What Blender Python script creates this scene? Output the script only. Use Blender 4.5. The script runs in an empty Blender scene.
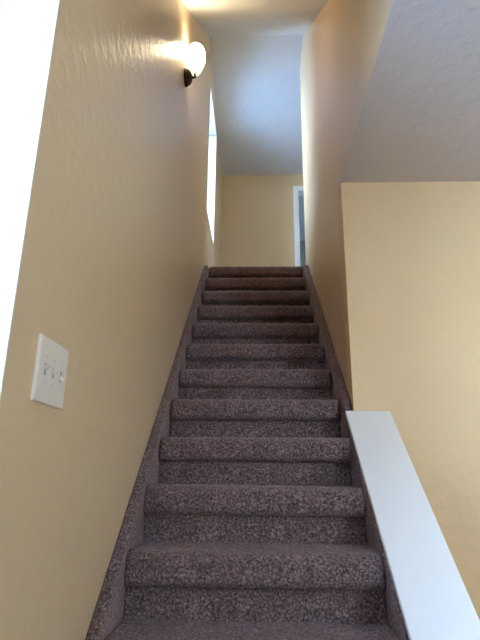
import bpy, bmesh, math, random
from mathutils import Vector, Matrix, noise

random.seed(4)
S = bpy.context.scene
C = S.collection

# ------------------------------------------------------------------ measures (metres)
T, R = 0.2411, 0.2071            # tread run, riser height
NST = 13
Z0 = NST * R                     # level of the upper landing
XL, XR = -0.4725, 0.477         # faces of the two stairwell walls
HW = 0.431                       # half width of the stairs between the skirts
YW = -1.77                       # face of the wall on which the half wall ends
ZC = Z0 - 0.262                  # ceiling of the lower room
YB = 1.85                        # back wall of the landing
YE = 0.19                        # far end of the right stairwell wall
AY, AZ = -0.22, Z0 + 2.42        # crest where the sloped ceiling meets the landing ceiling
SL = 0.868                       # rise of the sloped ceiling
YN = AY - (AZ - ZC) / SL         # where it comes down to the lower ceiling
BZ = Z0 + 2.155                  # top of the back wall on the landing


def zn(y):                       # line through the stair nosings
    return Z0 + y * R / T


# ------------------------------------------------------------------ materials
def new_mat(name):
    m = bpy.data.materials.new(name)
    m.use_nodes = True
    nt = m.node_tree
    return m, nt, nt.nodes['Principled BSDF']


def pos(nt):
    return nt.nodes.new('ShaderNodeNewGeometry').outputs['Position']


def tex(nt, scale, detail=2.0, rough=0.5, p=None):
    n = nt.nodes.new('ShaderNodeTexNoise')
    n.inputs['Scale'].default_value = scale
    n.inputs['Detail'].default_value = detail
    n.inputs['Roughness'].default_value = rough
    nt.links.new(p if p else pos(nt), n.inputs['Vector'])
    return n.outputs['Fac']


def ramp(nt, fac, stops):
    r = nt.nodes.new('ShaderNodeValToRGB')
    while len(r.color_ramp.elements) < len(stops):
        r.color_ramp.elements.new(0.5)
    for e, (p, c) in zip(r.color_ramp.elements, stops):
        e.position = p
        e.color = (*c, 1)
    nt.links.new(fac, r.inputs['Fac'])
    return r.outputs['Color']


def bump(nt, b, fac, strength, dist):
    n = nt.nodes.new('ShaderNodeBump')
    n.inputs['Strength'].default_value = strength
    n.inputs['Distance'].default_value = dist
    nt.links.new(fac, n.inputs['Height'])
    nt.links.new(n.outputs['Normal'], b.inputs['Normal'])


def mul(c, k):
    return tuple(min(1, v * k) for v in c)


def paint(name, col, rough=0.5, var=0.02, bstr=0.25, bdist=0.004, spec=0.5):
    m, nt, b = new_mat(name)
    c = ramp(nt, tex(nt, 1.7, 3), [(0.3, mul(col, 1 - var)), (0.7, mul(col, 1 + var))])
    nt.links.new(c, b.inputs['Base Color'])
    b.inputs['Roughness'].default_value = rough
    b.inputs['Specular IOR Level'].default_value = spec
    if bstr:
        # trowelled drywall: broad flattened patches with a fine orange peel on top
        a = nt.nodes.new('ShaderNodeMath')
        a.operation = 'MULTIPLY_ADD'
        sm = nt.nodes.new('ShaderNodeMapRange')
        sm.inputs['From Min'].default_value = 0.46
        sm.inputs['From Max'].default_value = 0.62
        nt.links.new(tex(nt, 17, 3, 0.55), sm.inputs['Value'])
        nt.links.new(tex(nt, 75, 2), a.inputs[0])
        a.inputs[1].default_value = 0.35
        nt.links.new(sm.outputs['Result'], a.inputs[2])
        bump(nt, b, a.outputs[0], bstr, bdist)
    return m


def plain(name, col, rough=0.4, metal=0.0, var=0.03, scale=30, spec=0.5):
    m, nt, b = new_mat(name)
    c = ramp(nt, tex(nt, scale, 2), [(0.3, mul(col, 1 - var)), (0.7, mul(col, 1 + var))])
    nt.links.new(c, b.inputs['Base Color'])
    b.inputs['Roughness'].default_value = rough
    b.inputs['Metallic'].default_value = metal
    b.inputs['Specular IOR Level'].default_value = spec
    return m


WALLC = (0.68, 0.51, 0.305)
M_wall = paint('beige_wall_paint', WALLC, rough=0.32, spec=0.65, bstr=0.23, bdist=0.0035)
M_room = paint('beige_matt_paint_warm_lit', (0.73, 0.515, 0.28), rough=0.5, spec=0.4, bstr=0.2, bdist=0.0035)  # same beige as the stairwell, with warm light tinted into the colour
M_ceil_room = paint('ceiling_paint_warm_bounce', (0.64, 0.575, 0.515), rough=0.65, bstr=0.35, bdist=0.0035)  # warm bounce tinted into the colour, against the blue light from the ground
M_ceil = paint('ceiling_paint', (0.60, 0.59, 0.575), rough=0.65, bstr=0.35, bdist=0.0035)
M_white = plain('white_semi_gloss_paint', (0.85, 0.85, 0.84), rough=0.34, var=0.012, scale=6)
M_vinyl = plain('white_vinyl', (0.82, 0.83, 0.83), rough=0.35, var=0.01)
M_plate = plain('ivory_white_plastic', (0.77, 0.70, 0.60), rough=0.35, var=0.02, scale=60)
M_toggle = plain('white_plastic_lever', (0.78, 0.72, 0.63), rough=0.3, var=0.01)
M_screw = plain('painted_screw', (0.62, 0.57, 0.50), rough=0.4, metal=0.1)
M_slot = plain('grey_switch_slot', (0.36, 0.33, 0.33), rough=0.7)
M_bronze = plain('dark_bronze', (0.022, 0.018, 0.016), rough=0.55, metal=0.4, var=0.15)
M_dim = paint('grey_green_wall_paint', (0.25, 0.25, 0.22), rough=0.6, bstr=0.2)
M_ground = plain('blue_bounce_ground', (0.46, 0.56, 0.70), rough=0.9, var=0.1, scale=3)  # unseen ground, coloured blue to bounce bluish light indoors


def carpet(name):
    m, nt, b = new_mat(name)
    p = pos(nt)
    fine = tex(nt, 120, 3, 0.7, p)
    c1 = ramp(nt, fine, [(0.30, (0.025, 0.016, 0.016)), (0.44, (0.104, 0.070, 0.069)),
                         (0.56, (0.210, 0.146, 0.145)), (0.72, (0.46, 0.345, 0.345))])
    broad = ramp(nt, tex(nt, 9, 3, 0.6, p), [(0.3, (0.78, 0.77, 0.77)), (0.7, (1.12, 1.1, 1.1))])
    mx = nt.nodes.new('ShaderNodeMix')
    mx.data_type = 'RGBA'
    mx.blend_type = 'MULTIPLY'
    mx.inputs[0].default_value = 1.0
    nt.links.new(c1, mx.inputs[6])
    nt.links.new(broad, mx.inputs[7])
    nt.links.new(mx.outputs[2], b.inputs['Base Color'])
    b.inputs['Roughness'].default_value = 1.0
    b.inputs['Specular IOR Level'].default_value = 0.05
    b.inputs['Sheen Weight'].default_value = 0.30
    b.inputs['Sheen Tint'].default_value = (0.92, 0.73, 0.72, 1)
    b.inputs['Sheen Roughness'].default_value = 0.5
    bump(nt, b, tex(nt, 210, 2, 0.6, p), 0.7, 0.006)
    return m


M_carpet = carpet('taupe_cut_pile_carpet')


def glass_pane():
    m = bpy.data.materials.new('window_glass')
    m.use_nodes = True
    nt = m.node_tree
    nt.nodes.clear()
    out = nt.nodes.new('ShaderNodeOutputMaterial')
    tr = nt.nodes.new('ShaderNodeBsdfTransparent')
    tr.inputs['Color'].default_value = (0.94, 0.97, 0.97, 1)
    gl = nt.nodes.new('ShaderNodeBsdfGlossy')
    gl.inputs['Roughness'].default_value = 0.02
    fr = nt.nodes.new('ShaderNodeFresnel')
    fr.inputs['IOR'].default_value = 1.25
    mx = nt.nodes.new('ShaderNodeMixShader')
    nt.links.new(fr.outputs[0], mx.inputs[0])
    nt.links.new(tr.outputs[0], mx.inputs[1])
    nt.links.new(gl.outputs[0], mx.inputs[2])
    nt.links.new(mx.outputs[0], out.inputs['Surface'])
    return m


M_glass = glass_pane()


def lit_shade():
    m, nt, b = new_mat('lit_opal_glass')
    b.inputs['Base Color'].default_value = (0.9, 0.86, 0.78, 1)
    b.inputs['Roughness'].default_value = 0.25
    b.inputs['Emission Color'].default_value = (1.0, 0.86, 0.57, 1)
    # upward throw put into the glow: strong crown, base dimmed to spare the stairs
    tc = nt.nodes.new('ShaderNodeTexCoord')
    sp = nt.nodes.new('ShaderNodeSeparateXYZ')
    nt.links.new(tc.outputs['Generated'], sp.inputs[0])
    mr = nt.nodes.new('ShaderNodeMapRange')
    mr.inputs['From Min'].default_value = 0.3
    mr.inputs['From Max'].default_value = 0.85
    mr.inputs['To Min'].default_value = LAMP * 0.05
    mr.inputs['To Max'].default_value = LAMP * 1.9
    nt.links.new(sp.outputs['Z'], mr.inputs['Value'])
    nt.links.new(mr.outputs['Result'], b.inputs['Emission Strength'])
    return m


LAMP = 31.0
M_shade = lit_shade()


# ------------------------------------------------------------------ helpers
def link(name, bm, mats, parent=None, smooth=False):
    bmesh.ops.recalc_face_normals(bm, faces=bm.faces[:])
    me = bpy.data.meshes.new(name)
    bm.to_mesh(me)
    bm.free()
    for m in (mats if isinstance(mats, (list, tuple)) else [mats]):
        me.materials.append(m)
    if smooth:
        for p in me.polygons:
            p.use_smooth = True
    o = bpy.data.objects.new(name, me)
    C.objects.link(o)
    if parent:
        o.parent = parent
        o.matrix_parent_inverse = Matrix.Translation(-Vector(parent.location)) if True else None
    return o


def empty(name, loc):
    o = bpy.data.objects.new(name, None)
    o.empty_display_size = 0.1
    C.objects.link(o)
    o.location = loc
    return o


def tag(o, label, cat, group=None):
    o['label'] = label
    o['category'] = cat
    if group:
        o['group'] = group
    return o


def struct(o):
    o['kind'] = 'structure'
    return o


def add_box(bm, x0, x1, y0, y1, z0, z1, bev=0.0, seg=2):
    vs = [bm.verts.new((x, y, z)) for x in (x0, x1) for y in (y0, y1) for z in (z0, z1)]
    f = [(0, 1, 3, 2), (4, 6, 7, 5), (0, 4, 5, 1), (2, 3, 7, 6), (0, 2, 6, 4), (1, 5, 7, 3)]
    fs = [bm.faces.new([vs[i] for i in q]) for q in f]
    if bev:
        es = list({e for q in fs for e in q.edges})
        bmesh.ops.bevel(bm, geom=es, offset=bev, segments=seg, profile=0.5, affect='EDGES')
    return vs


def add_prism(bm, poly, x0, x1, bev=0.0):      # polygon in (y, z), extruded along x
    a = [bm.verts.new((x0, y, z)) for y, z in poly]
    b = [bm.verts.new((x1, y, z)) for y, z in poly]
    n = len(poly)
    fs = [bm.faces.new(a), bm.faces.new(b[::-1])]
    for i in range(n):
        fs.append(bm.faces.new((a[i], b[i], b[(i + 1) % n], a[(i + 1) % n])))
    if bev:
        es = list({e for q in fs for e in q.edges})
        bmesh.ops.bevel(bm, geom=es, offset=bev, segments=3, profile=0.5, affect='EDGES')


def add_lathe(bm, prof, mat, seg=32):          # prof: (radius, height) along the local z of mat
    rings = []
    for r, h in prof:
        if r < 1e-5:
            rings.append([bm.verts.new(mat @ Vector((0, 0, h)))])
        else:
            rings.append([bm.verts.new(mat @ Vector((r * math.cos(2 * math.pi * k / seg),
                                                     r * math.sin(2 * math.pi * k / seg), h))) for k in range(seg)])
    for A, B in zip(rings, rings[1:]):
        for k in range(seg):
            j = (k + 1) % seg
            q = []
            for v in ((A[k] if len(A) > 1 else A[0]), (A[j] if len(A) > 1 else A[0]),
                      (B[j] if len(B) > 1 else B[0]), (B[k] if len(B) > 1 else B[0])):
                if v not in q:
                    q.append(v)
            if len(q) > 2:
                bm.faces.new(q)


def add_tube(bm, pts, rad, seg=12):
    pts = [Vector(p) for p in pts]
    rings = []
    for i, p in enumerate(pts):
        d = (pts[min(i + 1, len(pts) - 1)] - pts[max(i - 1, 0)]).normalized()
        u = d.cross(Vector((0, 1, 0.013))).normalized()
        v = d.cross(u)
        rings.append([bm.verts.new(p + rad * (math.cos(2 * math.pi * k / seg) * u + math.sin(2 * math.pi * k / seg) * v))
                      for k in range(seg)])
    for A, B in zip(rings, rings[1:]):
        for k in range(seg):
            bm.faces.new((A[k], A[(k + 1) % seg], B[(k + 1) % seg], B[k]))
    bm.faces.new(rings[0][::-1])
    bm.faces.new(rings[-1])


def tuft(p, amp):                              # unevenness of the carpet pile
    return amp * (noise.noise(p * 95) * 0.6 + noise.noise(p * 190 + Vector((7, 1, 3))) * 0.55
                  + noise.noise(p * 16) * 0.55)


# ------------------------------------------------------------------ room shell
TH = 0.20
# left wall with its two window openings: (y0, y1, z0, z1)
WIN = [(-5.7, -3.30, Z0 - 1.78, Z0 - 0.40), (0.065, 0.86, Z0 + 0.625, Z0 + 2.06)]
bm = bmesh.new()
ztop = Z0 + 2.9
yy = [-6.3, WIN[0][0], WIN[0][1], WIN[1][0], WIN[1][1], YB + 0.12]
for i in range(5):
    if i in (1, 3):
        w = WIN[i // 2]
        add_box(bm, XL - TH, XL, yy[i], yy[i + 1], 0, w[2])
        add_box(bm, XL - TH, XL, yy[i], yy[i + 1], w[3], ztop)
    else:
        add_box(bm, XL - TH, XL, yy[i], yy[i + 1], 0, ztop)
struct(link('wall_left', bm, M_wall))

# right stairwell wall: full height beside the upper flight, and above the lower ceiling
bm = bmesh.new()
add_prism(bm, [(YW + 0.12, 0), (YE, 0), (YE, AZ + 0.05), (AY, AZ + 0.10), (YN, ZC + 0.10), (YN, ZC + 0.01), (YW + 0.12, ZC + 0.01)],
          XR, XR + 0.12)
struct(link('wall_right', bm, M_wall))

RX = 3.7                                     # right side of the lower room
bm = bmesh.new()
add_box(bm, XR, RX, YW, YW + 0.12, 0, ZC + 0.01)
struct(link('wall_back', bm, M_room))

# wall behind the camera with a wide, unseen window opening added for brightness
WB = (2.0, 3.3, 0.9, 2.15)
bm = bmesh.new()
FY = -6.2
add_box(bm, XL, WB[0], FY - TH, FY, 0, ZC + 0.01)
add_box(bm, WB[1], RX, FY - TH, FY, 0, ZC + 0.01)
add_box(bm, WB[0], WB[1], FY - TH, FY, 0, WB[2])
add_box(bm, WB[0], WB[1], FY - TH, FY, WB[3], ZC + 0.01)
struct(link('wall_front', bm, M_room))
bm = bmesh.new()
add_box(bm, RX, RX + TH, FY - TH, YW + 0.12, 0, ZC + 0.01)
struct(link('wall_room_right', bm, M_room))

bm = bmesh.new()
add_box(bm, XL, RX, FY, YW, -0.12, 0)
add_box(bm, XL, XR + 0.12, YW, YB + 0.12, -0.12, 0)
struct(link('floor', bm, M_carpet))
bm = bmesh.new()
add_box(bm, XR, RX, FY, YW + 0.12, ZC, ZC + 0.01)
add_box(bm, XL, XR, FY, YN, ZC, ZC + 0.01)
struct(link('ceiling', bm, M_ceil_room))
bm = bmesh.new()                              # sloped ceiling over the stairs, bent at the crest
add_prism(bm, [(YN, ZC), (AY, AZ), (AY, AZ + 0.12), (YN, ZC + 0.12)], XL, XR)
struct(link('ceiling', bm, M_ceil))
bm = bmesh.new()
add_prism(bm, [(AY, AZ), (YB, BZ), (YB, BZ + 0.12), (AY, AZ + 0.12)], XL, 3.2)
struct(link('ceiling', bm, M_ceil))
# baseboard of the lower room
bm = bmesh.new()
add_box(bm, 0.63, RX, YW - 0.014, YW, 0, 0.085, 0.004)
struct(link('baseboard_back', bm, M_white))

# upper landing and hall
bm = bmesh.new()
add_box(bm, XL, 3.2, T + 0.05, YB + 0.12, Z0 - 0.2, Z0 + 0.005)
struct(link('floor', bm, M_carpet))
DX0, DX1, DH = 0.566, 1.33, Z0 + 1.915        # doorway on the back wall of the landing
bm = bmesh.new()
add_box(bm, XL, DX0, YB, YB + 0.12, Z0 - 0.1, BZ + 0.1)
add_box(bm, DX1, 3.2, YB, YB + 0.12, Z0 - 0.1, BZ + 0.1)
add_box(bm, DX0, DX1, YB, YB + 0.12, DH, BZ + 0.1)
struct(link('wall_landing_back', bm, M_wall))
bm = bmesh.new()
WH = (0.65, 1.2, Z0 + 0.9, Z0 + 1.55)         # unseen window added to brighten the landing
add_box(bm, 3.2, 3.32, YE - 0.12, WH[0], Z0 - 0.1, AZ)
add_box(bm, 3.2, 3.32, WH[1], YB + 0.12, Z0 - 0.1, AZ)
add_box(bm, 3.2, 3.32, WH[0], WH[1], Z0 - 0.1, WH[2])
add_box(bm, 3.2, 3.32, WH[0], WH[1], WH[3], AZ)
struct(link('wall_landing_right', bm, M_wall))
bm = bmesh.new()
add_box(bm, XR + 0.12, 3.2, YE - 0.12, YE, Z0 - 0.1, AZ)
struct(link('wall_landing_front', bm, M_wall))
# dim room beyond the doorway
bm = bmesh.new()
RB = 4.3
add_box(bm, 0.2, 0.3, YB + 0.12, RB, Z0 - 0.1, Z0 + 2.4)
WF = (2.7, 3.3, Z0 + 0.9, Z0 + 1.9)           # a small unseen window, added to light it from the side
add_box(bm, 2.2, 2.3, YB + 0.12, WF[0], Z0 - 0.1, Z0 + 2.4)
add_box(bm, 2.2, 2.3, WF[1], RB, Z0 - 0.1, Z0 + 2.4)
add_box(bm, 2.2, 2.3, WF[0], WF[1], Z0 - 0.1, WF[2])
add_box(bm, 2.2, 2.3, WF[0], WF[1], WF[3], Z0 + 2.4)
add_box(bm, 0.3, 2.2, RB - 0.1, RB, Z0 - 0.1, Z0 + 2.4)
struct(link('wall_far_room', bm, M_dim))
bm = bmesh.new()
add_box(bm, 0.3, 2.2, YB + 0.12, RB - 0.1, Z0 + 2.3, Z0 + 2.4)
struct(link('ceiling', bm, M_ceil))
bm = bmesh.new()
add_box(bm, 0.3, 2.2, YB + 0.12, RB - 0.1, Z0 - 0.1, Z0 - 0.002)
struct(link('floor', bm, M_carpet))


# ------------------------------------------------------------------ doorway on the landing
d = struct(empty('door_1', (DX0, YB, Z0)))
bm = bmesh.new()
cw = 0.055
add_box(bm, DX0 - cw, DX0, YB - 0.018, YB, Z0, DH + cw, 0.004)
add_box(bm, DX1, DX1 + cw, YB - 0.018, YB, Z0, DH + cw, 0.004)
add_box(bm, DX0, DX1, YB - 0.018, YB, DH, DH + cw, 0.004)
link('casing', bm, M_white, d)
bm = bmesh.new()
add_box(bm, DX0, DX0 + 0.016, YB - 0.006, YB + 0.125, Z0, DH)
add_box(bm, DX1 - 0.016, DX1, YB - 0.006, YB + 0.125, Z0, DH)
add_box(bm, DX0 + 0.016, DX1 - 0.016, YB - 0.006, YB + 0.125, DH - 0.016, DH)
link('jamb', bm, M_white, d)


# ------------------------------------------------------------------ windows
def window(n, axis, a, out, w0, w1, z0, z1, depth, fr=0.042, rail=True):
    """a window in an opening; axis 'x': wall face at x = a, outside towards sign out; w = y range"""
    def bx(bm, d0, d1, p0, p1, q0, q1, bev=0):
        lo, hi = sorted((a + out * d0, a + out * d1))
        if axis == 'x':
            add_box(bm, lo, hi, p0, p1, q0, q1, bev)
        else:
            add_box(bm, p0, p1, lo, hi, q0, q1, bev)
    c = ((a, (w0 + w1) / 2, z0) if axis == 'x' else ((w0 + w1) / 2, a, z0))
    e = struct(empty('window_%d' % n, c))
    t = 0.005
    bm = bmesh.new()                          # lining of the opening
    bx(bm, 0, depth, w0, w0 + t, z0, z1)
    bx(bm, 0, depth, w1 - t, w1, z0, z1)
    bx(bm, 0, depth, w0 + t, w1 - t, z0, z0 + t)
    bx(bm, 0, depth, w0 + t, w1 - t, z1 - t, z1)
    link('reveal', bm, M_white, e)
    w0, w1, z0, z1 = w0 + t, w1 - t, z0 + t, z1 - t
    bm = bmesh.new()
    d0, d1 = depth - 0.02, depth + 0.03
    bx(bm, d0, d1, w0, w0 + fr, z0, z1, 0.003)
    bx(bm, d0, d1, w1 - fr, w1, z0, z1, 0.003)
    bx(bm, d0, d1, w0 + fr, w1 - fr, z0, z0 + fr, 0.003)
    bx(bm, d0, d1, w0 + fr, w1 - fr, z1 - fr, z1, 0.003)
    f = link('window_frame', bm, M_vinyl, e)
    zm = (z0 + z1) / 2
    if rail:
        bm = bmesh.new()
        bx(bm, d0 + 0.005, d1 - 0.005, w0 + fr, w1 - fr, zm - 0.02, zm + 0.02, 0.003)
        link('meeting_rail', bm, M_vinyl, e)
        bm = bmesh.new()
        wc = (w0 + w1) / 2
        bx(bm, d0 - 0.012, d0 + 0.005, wc - 0.03, wc + 0.03, zm + 0.0, zm + 0.016, 0.003)
        link('sash_lock', bm, M_vinyl, e)
    parts = [(z0 + fr, zm - 0.02), (zm + 0.02, z1 - fr)] if rail else [(z0 + fr, z1 - fr)]
    for p, q in parts:
        bm = bmesh.new()
        bx(bm, depth + 0.002, depth + 0.007, w0 + fr, w1 - fr, p, q)
        link('pane', bm, M_glass, e)
    return e


window(1, 'x', XL, -1, *WIN[0], 0.185, fr=0.026)
window(2, 'x', XL, -1, *WIN[1], 0.16)
window(3, 'y', FY, -1, *WB, 0.12, rail=False)  # added out of view for more daylight in the lower room
window(4, 'x', 3.2, 1, *WH, 0.09)  # added out of view as extra daylight for the upper hall
window(5, 'x', 2.2, 1, *WF, 0.07)  # added out of view to lift the room past the doorway


# ------------------------------------------------------------------ the staircase
stair = empty('staircase', (0, -NST * T, 0))
tag(stair, 'straight flight of stairs in taupe carpet climbing between the beige walls', 'stairs')


def step_profile(res):
    key = [(T + 0.056, 0.0), (0.05, 0.0)]
    for k in range(1, 9):                     # round top of the nosing
        a = math.radians(90 * k / 8)
        key.append((0.05 - 0.05 * math.sin(a), -0.046 + 0.046 * math.cos(a)))
    key.append((0.0, -0.074))
    for k in range(1, 7):                     # turned under
        a = math.radians(90 * k / 6)
        key.append((0.022 - 0.022 * math.cos(a), -0.078 - 0.026 * math.sin(a)))
    key += [(0.046, -0.107), (0.045, -0.116), (0.041, -0.17), (0.038, -0.195), (0.034, -R - 0.006)]
    pts = [key[0]]
    for p, q in zip(key, key[1:]):
        L = math.hypot(q[0] - p[0], q[1] - p[1])
        n = max(1, int(round(L / res)))
        for i in range(1, n + 1):
            pts.append((p[0] + (q[0] - p[0]) * i / n, p[1] + (q[1] - p[1]) * i / n))
    return pts


def make_step(k):
    res = 0.0055 if k >= 9 else (0.008 if k >= 5 else 0.012)
    y0, z0 = -k * T, Z0 - k * R + 0.008 * max(0, 1 - k / 6)
    prof = step_profile(res)
    nx = int(round(2 * HW / res))
    n = len(prof)
    # outward normals of the profile
    nor = []
    for i in range(n):
        a, b = prof[max(i - 1, 0)], prof[min(i + 1, n - 1)]
        ty, tz = b[0] - a[0], b[1] - a[1]
        L = math.hypot(ty, tz) or 1
        nor.append((tz / L, -ty / L))
    bm = bmesh.new()
    rows = []
    for j in range(nx + 1):
        x = -HW + 2 * HW * j / nx
        e = max(0.0, 1 - (HW - abs(x)) / 0.028)
        pull = 0.016 * (1 - math.sqrt(max(0.0, 1 - e * e)))
        row = []
        for i, (py, pz) in enumerate(prof):
            p = Vector((x, y0 + py, z0 + pz))
            t = tuft(p, 0.0042)
            ed = 1 if 0 < i < n - 1 else 0
            front = 1.0 if (py < 0.05 and pz > -0.108) else 0.0
            sag = 0.0016 * math.sin(x * 9 + k * 1.7)
            row.append(bm.verts.new((x, p.y + ed * (nor[i][0] * t + front * (pull + sag)), p.z + ed * (nor[i][1] * t - front * pull * 0.5))))
        # closing points behind
        row.append(bm.verts.new((x, y0 + T + 0.056, z0 - R - 0.006)))
        rows.append(row)
    m = n + 1
    for A, B in zip(rows, rows[1:]):
        for i in range(m):
            q = (i + 1) % m
            bm.faces.new((A[i], B[i], B[q], A[q]))
    bm.faces.new(rows[0])
    bm.faces.new(rows[-1][::-1])
    link('step', bm, M_carpet, stair, smooth=True)


for k in range(NST):
    make_step(k)


def make_skirt(side):
    """carpet-wrapped board that runs along the wall beside the steps"""
    wall = XL if side < 0 else XR
    wall += 0.0015 * (1 if side < 0 else -1)
    wdt = abs(wall) - HW - 0.0005
    res = 0.0075
    pr = []
    for i in range(4):
        pr.append((0.0 + (wdt - 0.014) * i / 3, 0.0))
    for k in range(1, 5):
        a = math.radians(90 * k / 4)
        pr.append((wdt - 0.014 + 0.014 * math.sin(a), -0.014 + 0.014 * math.cos(a)))
    nd = 34
    for i in range(1, nd + 1):
        pr.append((wdt, -0.014 - 0.33 * i / nd))
    y0, y1 = -2.98, T + 0.03
    ny = int((y1 - y0) / res)
    bm = bmesh.new()
    rows = []
    for j in range(ny + 1):
        y = y0 + (y1 - y0) * j / ny
        top = zn(y) + 0.006
        if side > 0:                          # tucked under the white cap along the half wall
            s = min(1, max(0, (YW + 0.032 - y) / 0.025))
            top -= 0.040 * s
        top = min(top, Z0 + 0.004)
        row = []
        for i, (dx, dz) in enumerate(pr):
            x = wall - side * dx
            z = max(0.001, top + dz)
            p = Vector((x, y, z))
            t = tuft(p, 0.0034)
            fx = 1.0 if dx >= wdt - 0.002 else 0.0
            fz = 1.0 if (dz > -0.02 and dx > 0.002) else 0.0
            row.append(bm.verts.new((x - side * (t * 0.6 - 0.001) * fx, y, z + t * fz)))
        row.append(bm.verts.new((wall, y, max(0.0, top - 0.344))))
        rows.append(row)
    m = len(rows[0])
    for A, B in zip(rows, rows[1:]):
        for i in range(m):
            q = (i + 1) % m
            bm.faces.new((A[i], B[i], B[q], A[q]))
    bm.faces.new(rows[0])
    bm.faces.new(rows[-1][::-1])
    link('skirt', bm, M_carpet, stair, smooth=True)


make_skirt(-1)
make_skirt(1)

# ------------------------------------------------------------------ half wall with its white cap
hw = empty('half_wall', (0.55, -2.4, 0))
tag(hw, 'low sloping half wall with a wide white cap on the right of the stairs', 'half wall')
hw['kind'] = 'thing'
HX1 = 0.632
ye = -3.0
bm = bmesh.new()
add_prism(bm, [(ye, 0.001), (YW - 0.002, 0.001), (YW - 0.002, zn(YW) - 0.026), (ye, zn(ye) - 0.024)], XR + 0.001, HX1)
link('wall_body', bm, M_room, hw)
bm = bmesh.new()
capx0, capx1 = 0.437, 0.650
y2 = ye - 0.02
add_prism(bm, [(y2, zn(y2) - 0.023), (YW - 0.002, zn(YW) - 0.023), (YW - 0.002, zn(YW) + 0.001), (y2, zn(y2) + 0.001)],
          capx0, capx1, 0.003)
o = link('cap_board', bm, M_white, hw)
o['label'] = 'white painted cap board'

# ------------------------------------------------------------------ light switch
sy, sz = -3.091, Z0 - 1.596
sw = empty('light_switch', (XL, sy, sz))
tag(sw, 'white three-gang light switch plate on the left beige wall', 'light switch')
PW, PH = 0.168, 0.148
bm = bmesh.new()
add_box(bm, XL, XL + 0.0075, sy - PW / 2, sy + PW / 2, sz - PH / 2, sz + PH / 2)
fs = [e for e in bm.edges if all(v.co.x > XL + 0.005 for v in e.verts)]
bmesh.ops.bevel(bm, geom=fs, offset=0.005, segments=3, profile=0.6, affect='EDGES')
link('plate', bm, M_plate, sw)
for i in range(3):
    cy = sy + (i - 1) * 0.046
    up = -1 if i == 2 else 1
    bm = bmesh.new()
    add_box(bm, XL + 0.0068, XL + 0.0081, cy - 0.0055, cy + 0.0055, sz - 0.0125, sz + 0.0125)
    link('slot', bm, M_slot, sw)
    bm = bmesh.new()
    add_box(bm, -0.001, 0.0135, -0.0042, 0.0042, -0.0055, 0.0055)
    for v in bm.verts:                        # lever tapers to its tip
        if v.co.x > 0.008:
            v.co.y *= 0.8
            v.co.z *= 0.62
    bmesh.ops.bevel(bm, geom=bm.edges[:], offset=0.0012, segments=2, profile=0.5, affect='EDGES')
    rot = Matrix.Translation((XL + 0.006, cy, sz + up * 0.002)) @ Matrix.Rotation(-up * math.radians(32), 4, 'Y')
    bm.transform(rot)
    link('toggle', bm, M_toggle, sw)
    for s in (-1, 1):
        bm = bmesh.new()
        mt = Matrix.Translation((XL + 0.0072, cy, sz + s * 0.030)) @ Matrix.Rotation(math.radians(90), 4, 'Y')
        add_lathe(bm, [(0, 0), (0.0034, 0), (0.0032, 0.0008), (0.002, 0.0014), (0, 0.0015)], mt, 14)
        link('screw', bm, M_screw, sw, smooth=True)

# ------------------------------------------------------------------ wall sconce
ly = -1.50
lz = Z0 + 0.725                                # centre of the bronze canopy
sc = empty('wall_sconce', (XL, ly, lz))
tag(sc, 'lit wall sconce with a white glass shade and dark bronze canopy', 'wall lamp')
bm = bmesh.new()
mt = Matrix.Translation((XL, ly, lz)) @ Matrix.Rotation(math.radians(90), 4, 'Y')
add_lathe(bm, [(0, 0), (0.058, 0), (0.058, 0.006), (0.054, 0.012), (0.053, 0.020), (0.048, 0.030), (0.038, 0.040),
               (0.024, 0.047), (0.012, 0.050), (0, 0.051)], mt, 36)
link('canopy', bm, M_bronze, sc, smooth=True)
bm = bmesh.new()
mt = Matrix.Translation((XL + 0.014, ly, lz - 0.066))
add_lathe(bm, [(0, -0.010), (0.007, -0.008), (0.010, 0), (0.007, 0.008), (0.006, 0.016), (0, 0.017)], mt, 16)
link('knob', bm, M_bronze, sc, smooth=True)
LX = XL + 0.066                               # axis of the shade
bm = bmesh.new()
add_tube(bm, [(XL + 0.045, ly, lz + 0.002), (XL + 0.058, ly, lz - 0.002), (XL + 0.070, ly, lz + 0.004), (LX, ly, lz + 0.018),
              (LX, ly, lz + 0.034)], 0.008)
link('arm', bm, M_bronze, sc, smooth=True)
bm = bmesh.new()
mt = Matrix.Translation((LX, ly, lz + 0.030))
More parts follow.
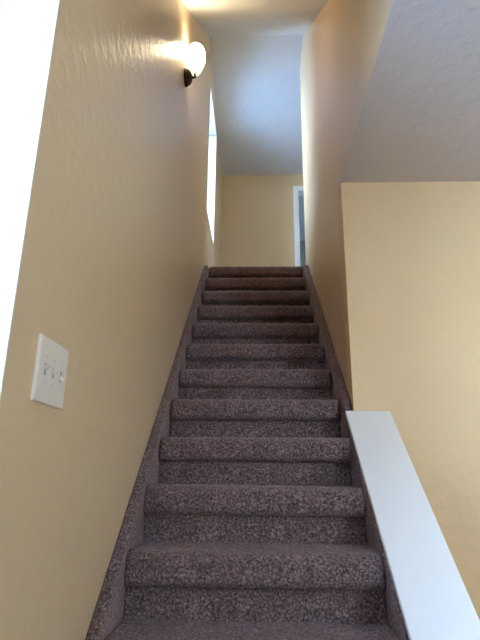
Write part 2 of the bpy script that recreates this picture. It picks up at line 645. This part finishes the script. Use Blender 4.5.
add_lathe(bm, [(0, -0.002), (0.022, 0), (0.030, 0.008), (0.040, 0.024), (0.050, 0.048), (0.060, 0.080), (0.0645, 0.112), (0.0648, 0.140),
               (0.0625, 0.170), (0.055, 0.200), (0.041, 0.222), (0.022, 0.235), (0, 0.239)], mt, 40)
o = link('glass_shade', bm, M_shade, sc, smooth=True)
o['label'] = 'glowing white glass shade'

# ------------------------------------------------------------------ outside ground
bm = bmesh.new()
add_box(bm, -14, 14, -16, 10, -0.5, -0.3)
struct(link('floor_outside', bm, M_ground))

# ------------------------------------------------------------------ daylight
w = bpy.data.worlds.new('overcast_sky')
S.world = w
w.use_nodes = True
nt = w.node_tree
bg = nt.nodes['Background']
tc = nt.nodes.new('ShaderNodeTexCoord')
sp = nt.nodes.new('ShaderNodeSeparateXYZ')
nt.links.new(tc.outputs['Generated'], sp.inputs[0])
c = ramp(nt, sp.outputs['Z'], [(0.0, (0.68, 0.83, 1.0)), (0.6, (0.42, 0.64, 1.0))])
nt.links.new(c, bg.inputs['Color'])
bg.inputs['Strength'].default_value = 29.5

# ------------------------------------------------------------------ camera
cd = bpy.data.cameras.new('camera')
cam = bpy.data.objects.new('camera', cd)
C.objects.link(cam)
S.camera = cam
cd.sensor_fit = 'VERTICAL'
cd.sensor_height = 24.0
cd.lens = 501.46 / 640 * 24.0
cd.clip_start = 0.02
pit, yaw, rol = 0.2974, -0.0346, 0.0100
fw = Vector((math.sin(yaw) * math.cos(pit), math.cos(yaw) * math.cos(pit), math.sin(pit)))
r = fw.cross(Vector((0, 0, 1))).normalized()
u = r.cross(fw)
r, u = math.cos(rol) * r + math.sin(rol) * u, -math.sin(rol) * r + math.cos(rol) * u
M = Matrix((r, u, -fw)).transposed().to_4x4()
M.translation = Vector((0.0085, -4.2297, Z0 - 1.8157))
cam.matrix_world = M

S.view_settings.view_transform = 'Standard'
S.view_settings.look = 'None'
S.view_settings.gamma = 1.0
S.view_settings.use_curve_mapping = False
S.view_settings.exposure = 0.0
S.cycles.use_denoising = True
S.cycles.max_bounces = 12
S.cycles.diffuse_bounces = 8
S.cycles.transparent_max_bounces = 12
S.cycles.sample_clamp_indirect = 10.0
